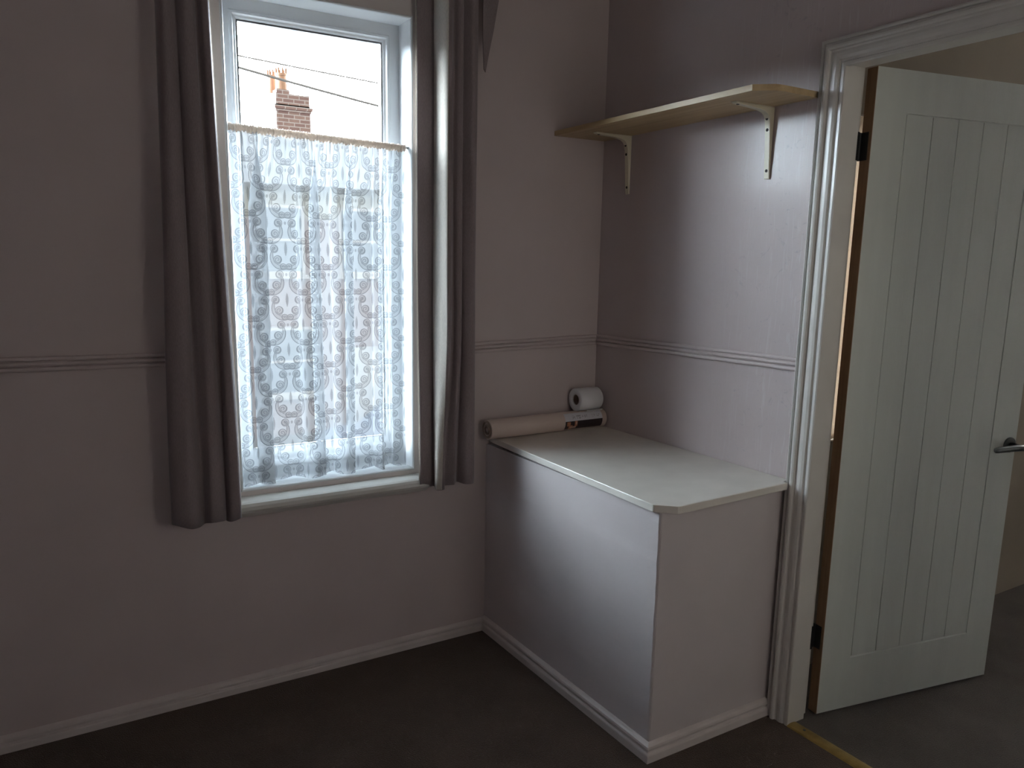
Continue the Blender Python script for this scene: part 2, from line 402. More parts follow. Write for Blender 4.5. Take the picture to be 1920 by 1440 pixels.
struct(moulding('trim_2', reed(), [(WX1+.02, 0, 1.111, 0, -1), (-.57, 0, 1.1085, 0, -1), (0, 0, 1.118, -1, -1), (0, -.5, 1.124, -1, 0), (0, -.972, 1.1275, -1, 0)], M['wall']))

# architrave round the doorway
prof = [(0, 0), (0, .013), (.002, .019), (.006, .0215), (.010, .019), (.0115, .014), (.0145, .014), (.016, .021), (.021, .0255), (.026, .0265),
        (.031, .0245), (.033, .018), (.037, .0165), (.044, .0185), (.052, .0190), (.060, .0170), (.064, .0125), (.067, .0120), (.069, .0150),
        (.076, .0155), (.0795, .0135), (.080, 0)]
AY, AZ = -.972, 2.060
def arch_sec(y, z, sy, sz): return [(-t, y + sy*s, z + sz*s) for s, t in prof]
b = MB()
b.sweep([arch_sec(AY, 0, -1, 0), arch_sec(AY, AZ, -1, -1), arch_sec(DY1+DY0-AY, AZ, 1, -1), arch_sec(DY1+DY0-AY, 0, 1, 0)])
struct(b.build('trim_3', M['arch']))
# door lining with rebate
b = MB()
for z1, y0, sgn in ((DZ, DY0, -1), (DZ, DY1, 1)):
    b.box((0, min(y0-sgn*.012, y0), 0), (.100, max(y0-sgn*.012, y0), DZ+.012))
    b.box((0, min(y0, y0+sgn*.018), 0), (.068, max(y0, y0+sgn*.018), DZ))
b.box((0, DY1, DZ), (.105, DY0, DZ+.012)); b.box((0, DY1+.018, DZ-.016), (.068, DY0-.018, DZ))
struct(b.build('trim_4', M['arch'], bevel=.0015))

# ---------------------------------------------------------------- window
win = empty('window_1', ((WX0+WX1)/2, .1, WZ0), kind='structure')
# thin painted bead round the opening + reveal lining
b = MB()
def ring(b, x0, x1, z0, z1, secs):
    """secs: closed profile [(inset, y)] swept round a rectangle"""
    s = []
    for cx, cz, sx, sz in ((x0, z0, 1, 1), (x1, z0, -1, 1), (x1, z1, -1, -1), (x0, z1, 1, -1)):
        s.append([(cx + sx*i, y, cz + sz*i) for i, y in secs])
    b.sweep(s, closed=True)
ring(b, WX0, WX1, WZ0, WZ1, [(-.005, .01), (-.005, -.004), (-.002, -.007), (.002, -.006), (.004, -.002), (.004, .09), (-.005, .09)])
reparent(b.build('reveal_lining', M['frame']), win)
b = MB()
ring(b, WX0+.004, WX1-.004, WZ0+.004, WZ1-.004, [(0, .088), (.036, .088), (.040, .084), (.046, .084), (.050, .090), (.056, .092), (.062, .098), (.062, .124), (0, .124)])
reparent(b.build('window_frame', M['frame']), win)
b = MB()   # flat painted surround on the wall face
b.box((WX0-.062, -.003, .679), (WX0-.005, .006, WZ1+.16)); b.box((WX1+.005, -.003, .679), (WX1+.062, .006, WZ1+.16))
b.box((WX0-.005, -.003, .679), (WX1+.005, .006, WZ0-.005)); b.box((WX0-.005, -.003, WZ1+.005), (WX1+.005, .006, WZ1+.16))
reparent(b.build('surround', M['surround']), win)
b = MB()   # deeper bottom rail of the frame
b.box((WX0+.06, .0975, WZ0+.05), (WX1-.06, .1055, .812)); b.box((WX0+.06, .086, WZ0+.05), (WX1-.06, .1, .755))
reparent(b.build('bottom_rail', M['frame'], bevel=.003), win)
b = MB(); b.box((WX0+.064, .1005, .80), (WX1-.064, .1045, WZ1-.060)); reparent(b.build('window_pane', M['glass']), win)
b = MB()   # grey rubber gasket line at the pane
ring(b, WX0+.0655, WX1-.0655, .812-.002, WZ1-.0655, [(0, .0955), (.003, .0955), (.003, .1000), (0, .1000)])
reparent(b.build('gasket', M['metal']), win)
b = MB(); b.box((WX0+.010, .080, 1.86), (WX0+.0135, .088, 2.16)); reparent(b.build('glazing_bead', M['frame']), win)
b = MB(); b.cyl((-1.131, .086, .752), (-1.131, .078, .752), .013); reparent(b.build('catch', M['frame'], smooth=False, bevel=.002), win)
b = MB(); b.cyl((-1.128, .078, .752), (-1.128, .075, .752), .0045); reparent(b.build('catch_hole', M['hole']), win)
# window board
b = MB()
pf = [(.002, .679), (-.066, .677), (-.074, .673), (-.079, .664), (-.079, .652), (-.073, .643), (-.064, .639), (-.045, .634), (-.030, .622), (-.022, .615), (.002, .615)]
b.sweep([[(x, y, z) for y, z in pf] for x in (-1.475, -.785)])
reparent(tag(b.build('window_sill', M['sill'])), win)

# ---------------------------------------------------------------- net curtain
def smooth(x): x = max(0, min(1, x)); return x*x*(3-2*x)
rodz = lambda x: 1.840 + (x + 1.434)/(.597)*(-.017)
b = MB(); b.tube([(WX0+.002, .020, rodz(WX0)), (-1.13, .0205, rodz(-1.13)-.001), (WX1-.002, .020, rodz(WX1))], .0045)
rod = tag(b.build('net_curtain_rod', M['gloss'], smooth=True), 'slim white rod across the window holding up the lace net', 'curtain rod')
X = lambda px: -1.44 + (px - 442)/329*.61
fr, bk = .004, .046
pts = [(-1.432, .020)]
for a, c, d in ((447, 503, 560), (563, 597, 624), (630, 657, 702), (706, 716, 741)):
    xa, xc, xd = X(a), X(c), X(d)
    pts += [(xa+.004, fr+.006), (xa+(xc-xa)*.5, fr), (xc-.004, fr+.003), (xc, fr+.010), (xc-.006, .022), (xa+(xc-xa)*.62, .025), (xa+(xc-xa)*.52, .030),
            (xa+(xc-xa)*.62, .035), (xc-.004, .038), (xc+.01, bk-.002), ((xc+xd)/2, bk), (xd-.008, bk-.004), (xd-.001, .030)]
pts.append((-.846, .024))
# Catmull-Rom resample
def cr(pts, n):
    out = []
    P = [pts[0]] + pts + [pts[-1]]
    for i in range(1, len(P)-2):
        for k in range(n):
            t = k/n
            o = []
            for j in (0, 1):
                p0, p1, p2, p3 = P[i-1][j], P[i][j], P[i+1][j], P[i+2][j]
                o.append(.5*((2*p1)+(-p0+p2)*t+(2*p0-5*p1+4*p2-p3)*t*t+(-p0+3*p1-3*p2+p3)*t**3))
            out.append(tuple(o))
    out.append(pts[-1]); return out
path = cr(pts, 7)
arc = [0]
for i in range(1, len(path)): arc.append(arc[-1] + math.dist(path[i-1], path[i]))
Wl = .060
def net_mesh():
    rows = 70; v = []; f = []; uv = []
    n = len(path)
    total = arc[-1]
    for r in range(rows+1):
        s = r/rows
        for i, (x, y) in enumerate(path):
            a = arc[i]
            scal = .010*abs(math.cos(PI*a/(2*Wl)))**.7
            ztop = rodz(x) - .006; zbot = .704 + .012 - scal
            z = ztop + (zbot - ztop)*s
            top = 1 - smooth(s/.22)                     # gathers fade out below the rod
            gx = -1.432 + (.586)*(a/total)             # evenly gathered position at the rod
            xx = x*(1-.65*top) + gx*.65*top
            yy = y*(1-top*.8) + (.021 + .006*math.sin(a*310+math.sin(a*47)*2))*top*.8
            xx += .003*math.sin(s*5 + a*9)*s
            v.append((xx, yy, z)); uv.append((a, z))
    for r in range(rows):
        for i in range(n-1):
            f.append((r*n+i, r*n+i+1, (r+1)*n+i+1, (r+1)*n+i))
    me = bpy.data.meshes.new('net_panel'); me.from_pydata(v, [], f)
    ul = me.uv_layers.new(name='UVMap')
    for l in me.loops: ul.data[l.index].uv = uv[l.vertex_index]
    for p in me.polygons: p.use_smooth = True
    me.materials.append(M['lace']); return me
net = empty('net_curtain', (-1.135, .02, 1.83), label='white scroll-patterned lace net covering the lower part of the window', cat='net curtain')
o = bpy.data.objects.new('net_panel', net_mesh()); C.objects.link(o); reparent(o, net)
# gathered heading: ruched rod pocket
b = MB(); secs = []; N = 260
for i in range(N+1):
    x = -1.432 + .590*i/N
    w = .0016*math.sin(i*2.1) + .0012*math.sin(i*1.27+1)
    zt = rodz(x)+.0085+.0018*math.sin(i*1.7)+.0012*math.sin(i*.61); zb = rodz(x)-.013+.003*math.sin(i*1.3+2)+.002*math.sin(i*.37)
    secs.append([(x, .0205-.0085-w, rodz(x)+.004), (x, .0205-.0105-w, rodz(x)-.003), (x, .0205-.006-w, zb), (x, .0205+.006+w, zb),
                 (x, .0205+.0095+w, rodz(x)), (x, .0205+.003, zt), (x, .0205-.002, zt)])
b.sweep(secs); reparent(tag(b.build('heading', M['heading'], smooth=True), 'ruched heading with its brown shade coloured in'), net)

# ---------------------------------------------------------------- drapes
def drape(name, label, pts, ztop, zbot, top_pts, edge, liner, kf=1.0):
    """pts/top_pts: plan polylines (x, y) at the hem and at the top; zbot(i) gives hem height"""
    root = empty(name, (pts[0][0], pts[0][1], 1.5), label=label, cat='curtain')
    A = cr(pts, 8); B = cr(top_pts, 8); n = len(A); rows = 40
    v = []; f = []
    for r in range(rows+1):
        s = r/rows; k = smooth(s*kf)
        for i in range(n):
            a, c = A[i], B[i]
            zb = zbot(i/(n-1)); z = zb + (ztop - zb)*s
            wob = .004*math.sin(s*7+i*.23)*(1-s)
            v.append((a[0]*(1-k)+c[0]*k + wob, a[1]*(1-k)+c[1]*k + wob*.5, z))
    for r in range(rows):
        for i in range(n-1): f.append((r*n+i, r*n+i+1, (r+1)*n+i+1, (r+1)*n+i))
    me = bpy.data.meshes.new('drape'); me.from_pydata(v, [], f)
    for p in me.polygons: p.use_smooth = True
    me.materials.append(M['curtain'])
    o = bpy.data.objects.new('face_fabric', me); C.objects.link(o)
    so = o.modifiers.new('solid', 'SOLIDIFY'); so.thickness = .003; so.offset = 0
    reparent(o, root)
    # lining: offset towards the wall, showing a few millimetres past the leading edge
    ne = max(4, n//4) if edge == 'start' else max(4, n//4)
    idx = list(range(0, n)) if edge == 'start' else list(range(n-1, -1, -1))
    b = MB(); vv = []; ff = []
    cnt = len(idx)
    for r in range(rows+1):
        for q, i in enumerate(idx):
            x, y, z = v[r*n+i]
            ex = (liner if q == 0 else 0)
            yy = min(y + .0085, -.012)
            vv.append((x + ex, yy if q else min(y+.003, -.012), z + (.012 if r == 0 else 0)))
    for r in range(rows):
        for q in range(cnt-1): ff.append((r*cnt+q, r*cnt+q+1, (r+1)*cnt+q+1, (r+1)*cnt+q))
    me2 = bpy.data.meshes.new('lining'); me2.from_pydata(vv, [], ff)
    for p in me2.polygons: p.use_smooth = True
    me2.materials.append(M['lining'])
    o2 = bpy.data.objects.new('lining', me2); C.objects.link(o2); reparent(tag(o2, 'pale lining showing at the edge'), root)
    so = o2.modifiers.new('solid', 'SOLIDIFY'); so.thickness = .0012; so.offset = 0
    return root
L = [(-1.472, -.112), (-1.481, -.1225), (-1.497, -.120), (-1.508, -.098), (-1.518, -.100), (-1.530, -.126), (-1.556, -.132), (-1.572, -.118),
     (-1.583, -.102), (-1.598, -.122), (-1.625, -.138), (-1.654, -.126), (-1.666, -.100), (-1.664, -.070)]
Lt = [(-1.496, -.096), (-1.503, -.1045), (-1.514, -.102), (-1.523, -.084), (-1.532, -.086), (-1.542, -.108), (-1.560, -.112), (-1.574, -.100),
      (-1.583, -.088), (-1.594, -.104), (-1.612, -.116), (-1.623, -.106), (-1.628, -.085), (-1.625, -.055)]
drape('curtain', 'dark mauve curtain hanging at the left side of the window', L, 2.45, lambda s: .643 + .006*math.cos(s*14), Lt, 'start', .0035)
Rr = [(-.838, -.084), (-.828, -.0835), (-.812, -.083), (-.796, -.083), (-.786, -.083), (-.783, -.094), (-.787, -.118), (-.780, -.130), (-.768, -.130),
      (-.757, -.104), (-.750, -.100), (-.738, -.114), (-.720, -.120), (-.705, -.102), (-.698, -.093), (-.690, -.106), (-.672, -.122), (-.648, -.122), (-.634, -.104), (-.628, -.060)]
Rt = [(-.822, -.034), (-.812, -.032), (-.795, -.030), (-.775, -.028), (-.762, -.030), (-.758, -.050), (-.757, -.095), (-.750, -.116), (-.738, -.118),
      (-.722, -.096), (-.712, -.090), (-.703, -.102), (-.692, -.106), (-.683, -.094), (-.676, -.086), (-.667, -.100), (-.655, -.112), (-.640, -.108), (-.628, -.095), (-.622, -.055)]
rc = drape('curtain', 'dark mauve curtain with one fold brightened by a pale strip at the right side of the window', Rr, 2.45,
           lambda s: .648 + .006*math.cos(s*9) + (.006 if s < .15 else 0), Rt, 'start', -.0035, 3.0)
b = MB()   # pale strip over the face fabric, its colour brightening this window-facing fold
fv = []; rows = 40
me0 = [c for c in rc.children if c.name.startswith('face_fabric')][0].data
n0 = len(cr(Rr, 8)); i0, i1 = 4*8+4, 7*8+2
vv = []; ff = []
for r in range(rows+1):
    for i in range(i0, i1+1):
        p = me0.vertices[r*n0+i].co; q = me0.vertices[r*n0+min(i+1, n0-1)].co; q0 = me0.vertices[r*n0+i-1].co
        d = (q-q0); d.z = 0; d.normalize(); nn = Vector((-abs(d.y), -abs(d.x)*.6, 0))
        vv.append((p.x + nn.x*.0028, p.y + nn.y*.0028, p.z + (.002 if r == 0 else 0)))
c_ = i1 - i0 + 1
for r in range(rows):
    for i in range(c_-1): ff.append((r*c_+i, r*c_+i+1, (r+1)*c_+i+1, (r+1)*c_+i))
b.add(vv, ff); o = b.build('bright_fold_strip', M['lining'], smooth=True); reparent(tag(o, 'pale strip brightening the fold'), rc)
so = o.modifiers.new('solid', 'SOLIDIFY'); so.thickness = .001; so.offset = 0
b = MB()   # flat curtain-coloured wedge beside the top of the curtain
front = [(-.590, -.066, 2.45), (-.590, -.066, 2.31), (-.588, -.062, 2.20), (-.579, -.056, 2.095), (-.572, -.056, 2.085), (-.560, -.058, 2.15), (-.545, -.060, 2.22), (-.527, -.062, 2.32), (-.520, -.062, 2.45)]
b.prism(front, [(x, y+.004, z) for x, y, z in front]); reparent(b.build('top_wedge', M['curtain']), rc)

# ---------------------------------------------------------------- corner boxing, worktop
b = MB()
n = 26; rnd = random.Random(3)
bot = []; secs = []
for i in range(n+1):
    z = .757*i/n
    w = (rnd.random()-.5)*.006
    e = .006
    secs.append([(BX, -.0005, z), (BX + w*.2, -.3, z), (BX + w*.2, BY+.05, z), (BX + w*.5, BY + e, z), (BX + e*.4, BY + e*.4 + w, z), (BX + e, BY + w*.5, z), (BX+.05, BY, z), (-.0005, BY, z), (-.0005, -.0005, z)])
b.sweep(secs)
bx = tag(b.build('corner_boxing', M['box']), 'painted box built into the corner beneath the worktop', 'boxing')
b = MB()
tops = [(-.506, -.001, .7875), (-.518, -.25, .7865), (-.5305, -.942, .7795), (-.5265, -.9475, .7795), (-.481, -.989, .7795), (-.474, -.9915, .7795), (-.245, -.9905, .7835), (-.004, -.989, .787),
        (-.004, -.974, .788), (-.0005, -.9715, .7895), (-.0005, -.5, .790), (-.0005, -.001, .7895)]
top = [Vector(p) for p in tops]
top[7] = Vector((-.027, -.989, .787)); top[8] = Vector((-.027, -.9722, .788))
b.prism([(p.x, p.y, p.z-.0225) for p in top], top)
wt = tag(b.build('worktop', M['counter'], bevel=.0022), 'cream worktop with a clipped front corner on the corner boxing', 'worktop')

# ---------------------------------------------------------------- wall shelf
sh = empty('wall_shelf', (0, -.48, 1.913), label='pale wood shelf with a clipped corner high in the alcove', cat='shelf')
b = MB()
out = [(0, -.001), (-.239, -.001), (-.230, -.924), (-.181, -.962), (-.150, -.9665), (-.001, -.963)]
def shz(x, y): return 1.9135 - .0005
b.prism([(x, y, 1.913) for x, y in out], [(x, y, 1.930) for x, y in out])
reparent(b.build('board', M['shelf'], bevel=.0008), sh)
def bracket(y):
    w = .0098
    r = MB()
    r.box((-.168, y-w, 1.9105), (-.001, y+w, 1.9127))
    o = reparent(r.build('bracket', M['bracket'], bevel=.0006), sh)
    # pressed channel: deep at the corner, tapering along both limbs
    poly = [(-.001, 1.702), (-.006, 1.703), (-.010, 1.76), (-.0145, 1.82), (-.0185, 1.862), (-.022, 1.878), (-.029, 1.889), (-.040, 1.8955), (-.062, 1.900), (-.10, 1.9030), (-.14, 1.9050), (-.164, 1.9070), (-.167, 1.9105), (-.001, 1.9105)]
    g = MB()
    g.prism([(x, y-w, z) for x, z in poly], [(x, y+w, z) for x, z in poly])
    web = g.build('web', M['bracket'], bevel=.0022, seg=3); web.parent = o
    hl = MB()
    face = lambda z: -.0035
    for z in (1.878, 1.846, 1.727):
        hx = -.003 - .0004
        # holes sit on the front of the web channel
        zz = z
        # web depth at this height
        P = poly[1:6]
        d = -.006
        for (xa, za), (xb, zb) in zip(P, P[1:]):
            if za <= zz <= zb: d = xa + (xb-xa)*(zz-za)/(zb-za)
        hl = MB(); hl.cyl((d+.001, y, zz), (d-.0007, y, zz), .0048, n=16)
        hh = hl.build('screw_hole', M['hole']); hh.parent = o
    h2 = MB(); h2.cyl((-.150, y, 1.9075), (-.150, y, 1.9048), .0045, n=16); q = h2.build('screw_hole', M['hole']); q.parent = o
    return o
bracket(-.803); bracket(-.155)

# ---------------------------------------------------------------- door (open 80 degrees into the hall)
HX, HY, DW, DT, DB, DTp = .115, -1.0600, .762, .035, .008, 1.995
door = empty('door_1', (HX, HY, 0), kind='structure')
ang = math.radians(-10)
def dl(mbuild):          # put a mesh built in door space (x along door, y thickness, z up) under the door
    mbuild.parent = door; return mbuild
door.rotation_euler = (0, 0, ang)
b = MB()
# front face with recessed vee-grooves between x .125 and .645
xs = [.125 + .1035*i for i in range(6)]
z0, z1 = .190, 1.874
# slab back
b.box((.002, .0032, DB), (DW, DT, DTp))
def fpanel(x0, x1, za, zb): b.box((x0, 0, za), (x1, .0065, zb))
fpanel(.002, xs[0]-.003, DB, DTp); fpanel(xs[-1]+.003, DW, DB, DTp)
fpanel(xs[0]-.003, xs[-1]+.003, DB, z0-.006); fpanel(xs[0]-.003, xs[-1]+.003, z1+.003, DTp)
for i in range(5):
    a, c = xs[i]+.0014, xs[i+1]-.0014
    b.prism([(a+.0012, .0012, z0), (c-.0012, .0012, z0), (c, .0065, z0), (a, .0065, z0)], [(a+.0012, .0012, z1), (c-.0012, .0012, z1), (c, .0065, z1), (a, .0065, z1)])
b.prism([(xs[0]-.003, 0, z0-.0062), (xs[-1]+.003, 0, z0-.0062), (xs[-1]+.003, .0065, z0-.0062), (xs[0]-.003, .0065, z0-.0062)],
        [(xs[0]-.003, .0058, z0+.001), (xs[-1]+.003, .0058, z0+.001), (xs[-1]+.003, .0065, z0+.001), (xs[0]-.003, .0065, z0+.001)])
dl(b.build('door_leaf', M['door']))
b = MB(); b.box((0, .0, DB), (.002, DT, DTp)); dl(tag(b.build('door_edge', M['rawwood']), 'bare brown timber hinge edge'))
for z in (.228, 1.742):
    b = MB(); b.box((-.0015, .010, z), (0, DT, z+.078)); b.cyl((-.005, DT+.002, z), (-.005, DT+.002, z+.078), .0048, n=14)
    # frame leaf back in door space
    h = b.build('hinge', M['black']); dl(h)
    b = MB(); b.box((.080, DY0-.0018, z), (.100, DY0-.0002, z+.078)); b.box((.0985, DY0-.0018, z), (.100, DY0+.008, z+.078))
    fl = b.build('frame_leaf', M['black']); fl.parent = h
    fl.matrix_parent_inverse = (Matrix.Translation(door.location) @ Matrix.Rotation(ang, 4, 'Z')).inverted()
hd = MB(); hd.cyl((.728, 0, .856), (.728, -.008, .856), .026, n=32)
ro = dl(tag(hd.build('handle_rose', M['metal'], smooth=False, bevel=.002)))
hd = MB(); hd.cyl((.728, -.006, .856), (.728, -.048, .856), .009, n=20)
hd.tube([(.737, -.050, .856), (.728, -.052, .856), (.70, -.053, .858), (.66, -.053, .858), (.62, -.052, .857), (.601, -.051, .856)], [.009, .0115, .0112, .0105, .010, .0085], n=16)
lv = hd.build('lever', M['metal'], smooth=True); lv.parent = ro

# threshold strip
b = MB()
pf = [(-.016, .0), (-.012, .004), (-.004, .0062), (.006, .007), (.016, .0062), (.026, .004), (.030, 0)]
b.sweep([[(x, y, z) for x, z in pf] for y in (DY0-.020, DY1+.020)])
th = tag(b.build('threshold_strip', M['brass']), 'tarnished brass carpet strip across the doorway floor', 'threshold strip')
for y in (-1.10, -1.45, -1.75):
    b = MB(); b.cyl((.006, y, .0066), (.006, y, .0084), .0045, n=12); b.build('screw_head', M['metal'], th)

# ---------------------------------------------------------------- things on the worktop
def roll_mat():
    t = NT('vinyl_roll'); co = t.n('TexCoord').outputs['Object']
    n1 = t.n('TexNoise', i_Scale=3.0, i_Detail=3.0); t.put(n1.inputs['Vector'], co)
    n2 = t.n('TexVoronoi', i_Scale=110.0); t.put(n2.inputs['Vector'], co)
    cc = t.ramp(n1.outputs[0], [(.3, (.60, .47, .42, 1)), (.7, (.68, .56, .50, 1))])
    bp = t.n('Bump', i_Strength=.25, i_Distance=.002); t.put(bp.inputs['Height'], n2.outputs[0])
    b = t.n('BsdfPrincipled'); t.put(b.inputs['Base Color'], cc); b.inputs['Roughness'].default_value = .5
    t.put(b.inputs['Normal'], bp.outputs[0]); t.t.links.new(b.outputs[0], t.out.inputs[0]); return t.m
M['roll'] = roll_mat()
def roll(bm, x0, x1, cy, cz, R, r, turns=0, n=48):
    """hollow roll along x"""
    prof = [(x0+.002, R), (x0, R-.002), (x0+.001, r+.002), (x0+.004, r), (x1-.004, r), (x1-.001, r+.002), (x1, R-.002), (x1-.002, R)]
    secs = [[(x, cy + rr*math.cos(2*PI*k/n), cz + rr*math.sin(2*PI*k/n)) for x, rr in prof] for k in range(n)]
    bm.sweep(secs, closed=True)
RY, RZ, RR = -.057, .7885+.0375, .0372
wr = empty('wallpaper_roll', (-.27, RY, .789), label='long cream wallpaper roll with a printed label lying on the worktop', cat='wallpaper roll')
b = MB(); roll(b, -.548, -.006, RY, RZ, RR, .012)
reparent(b.build('roll_body', M['roll'], smooth=False), wr)
for p in bpy.data.objects['roll_body'].data.polygons: p.use_smooth = True
b = MB()
roll(b, -.5488, -.5470, RY, RZ, .034, .026, n=40); roll(b, -.5488, -.5470, RY, RZ, .020, .0125, n=40)
reparent(tag(b.build('rolled_layers', M['card']), 'brown layered end'), wr)
def patch(x0, x1, a0, a1, R, n=14, off=.0004):
    m = MB()
    ang_ = [math.radians(a0 + (a1-a0)*i/n) for i in range(n+1)]
    ro = lambda rr: [(x, RY - rr*math.cos(a), RZ + rr*math.sin(a)) for a in ang_ for x in (x0, x1)]
    o_ = ro(R+off); nn = len(o_)
    fs = [(2*i, 2*i+1, 2*i+3, 2*i+2) for i in range(n)]
    m.add(o_, fs); return m
def pmat(name, c, rough=.4): return paint(name, c, rough=rough, bump=0, var=.02)
M['lab'] = pmat('label_white', (.66, .64, .68)); M['labd'] = pmat('label_dark', (.030, .018, .022)); M['ink'] = pmat('label_ink', (.30, .28, .29))
M['labo'] = pmat('label_orange', (.42, .17, .09)); M['labp'] = pmat('label_pale', (.55, .36, .28))
lb = reparent(patch(-.213, -.030, 8, 62, RR).build('label', M['lab'], smooth=True), wr); tag(lb, 'white printed label band')
def sub(m, name, mat): o = m.build(name, mat, smooth=True); reparent(o, lb); o.matrix_parent_inverse = Matrix.Translation(-Vector(wr.location)); o.parent = lb; o.matrix_parent_inverse = Matrix.Identity(4); return o
reparent(tag(patch(-.213, -.030, -48, 8, RR, off=.0005).build('picture_panel', M['labd'], smooth=True), 'near-black picture panel'), wr)
m = patch(-.205, -.188, -22, 4, RR, off=.0008); q = patch(-.196, -.178, -44, -16, RR, off=.0009); m.add(q.v, q.f)
q = patch(-.168, -.155, -26, 8, RR, off=.0008); m.add(q.v, q.f)
reparent(tag(m.build('picture_print', M['labo'], smooth=True), 'orange printed blobs'), wr)
m = patch(-.190, -.160, -38, -24, RR, off=.0012); q = patch(-.163, -.157, -14, 4, RR, off=.0011); m.add(q.v, q.f)
reparent(m.build('picture_highlight', M['labp'], smooth=True), wr)
# illegible small print on the label: short strokes
m = MB(); rr = random.Random(5)
def strokes(x0, x1, a0, a1, rows, dens):
    for r in range(rows):
        a = a0 + (a1-a0)*(r+.2)/rows; x = x0
        while x < x1:
            w = rr.uniform(.0012, .0035)
            if rr.random() < dens:
                q = patch(x, min(x+w, x1), a, a + (a1-a0)/rows*.62, RR, n=2, off=.0009); m.add(q.v, q.f)
            x += w + .0008
strokes(-.177, -.165, 18, 44, 4, .75); strokes(-.157, -.137, 17, 44, 2, .9); strokes(-.129, -.124, 26, 38, 1, 1)
strokes(-.117, -.113, 18, 44, 1, 1); strokes(-.108, -.105, 20, 48, 1, 1); strokes(-.082, -.066, 20, 42, 3, .45); strokes(-.058, -.042, 22, 40, 2, .6)
reparent(m.build('small_print', M['ink'], smooth=False), wr)

tp = empty('paper_roll', (-.082, -.052, .863), label='small white paper roll resting on top of the wallpaper roll', cat='paper roll')
b = MB(); TR = .0455; TZ = RZ + RR + TR - .0015
n = 56; x0, x1 = -.139, -.030
# spiral outer sheet with a loose flap
prof = [(x0+.003, 0), (x0, -.003), (x0+.001, -.022), (x0+.003, -.0245), (x1-.003, -.0245), (x1-.001, -.022), (x1, -.003), (x1-.003, 0)]
secs = []
for k in range(n):
    a = 2*PI*k/n
    R0 = TR
    secs.append([(x, -.052 + (R0+d)*math.cos(a), TZ + (R0+d)*math.sin(a)) for x, d in prof])
b.sweep(secs, closed=True)
o = b.build('tissue', M['paper'], smooth=True); reparent(o, tp)
b = MB(); fl = []
for i in range(9):
    a = math.radians(222 + 50*i/8); e = .0008 + .010*smooth(1 - i/8)
    fl.append((-.052 + (TR+e)*math.cos(a), TZ + (TR+e)*math.sin(a)))
b.add([(x, y, z) for y, z in fl for x in (x0+.03, x1-.001)], [(2*i, 2*i+1, 2*i+3, 2*i+2) for i in range(8)])
o = b.build('loose_flap', M['paper'], smooth=True); reparent(o, tp)
so = o.modifiers.new('solid', 'SOLIDIFY'); so.thickness = .0006
b = MB(); roll(b, x0+.004, x1-.004, -.052, TZ, .0222, .0205, n=32); reparent(tag(b.build('core', M['card']), 'grey cardboard core'), tp)

# ---------------------------------------------------------------- outside: street and the terrace opposite
GZ = -2.85
b = MB(); b.box((-90, .6, GZ-.2), (45, 13.4, GZ)); struct(b.build('road', M['tarmac']))
b = MB(); b.box((-90, 13.4, GZ-.2), (45, 16.0, GZ+.10)); struct(b.build('pavement', M['pave']))
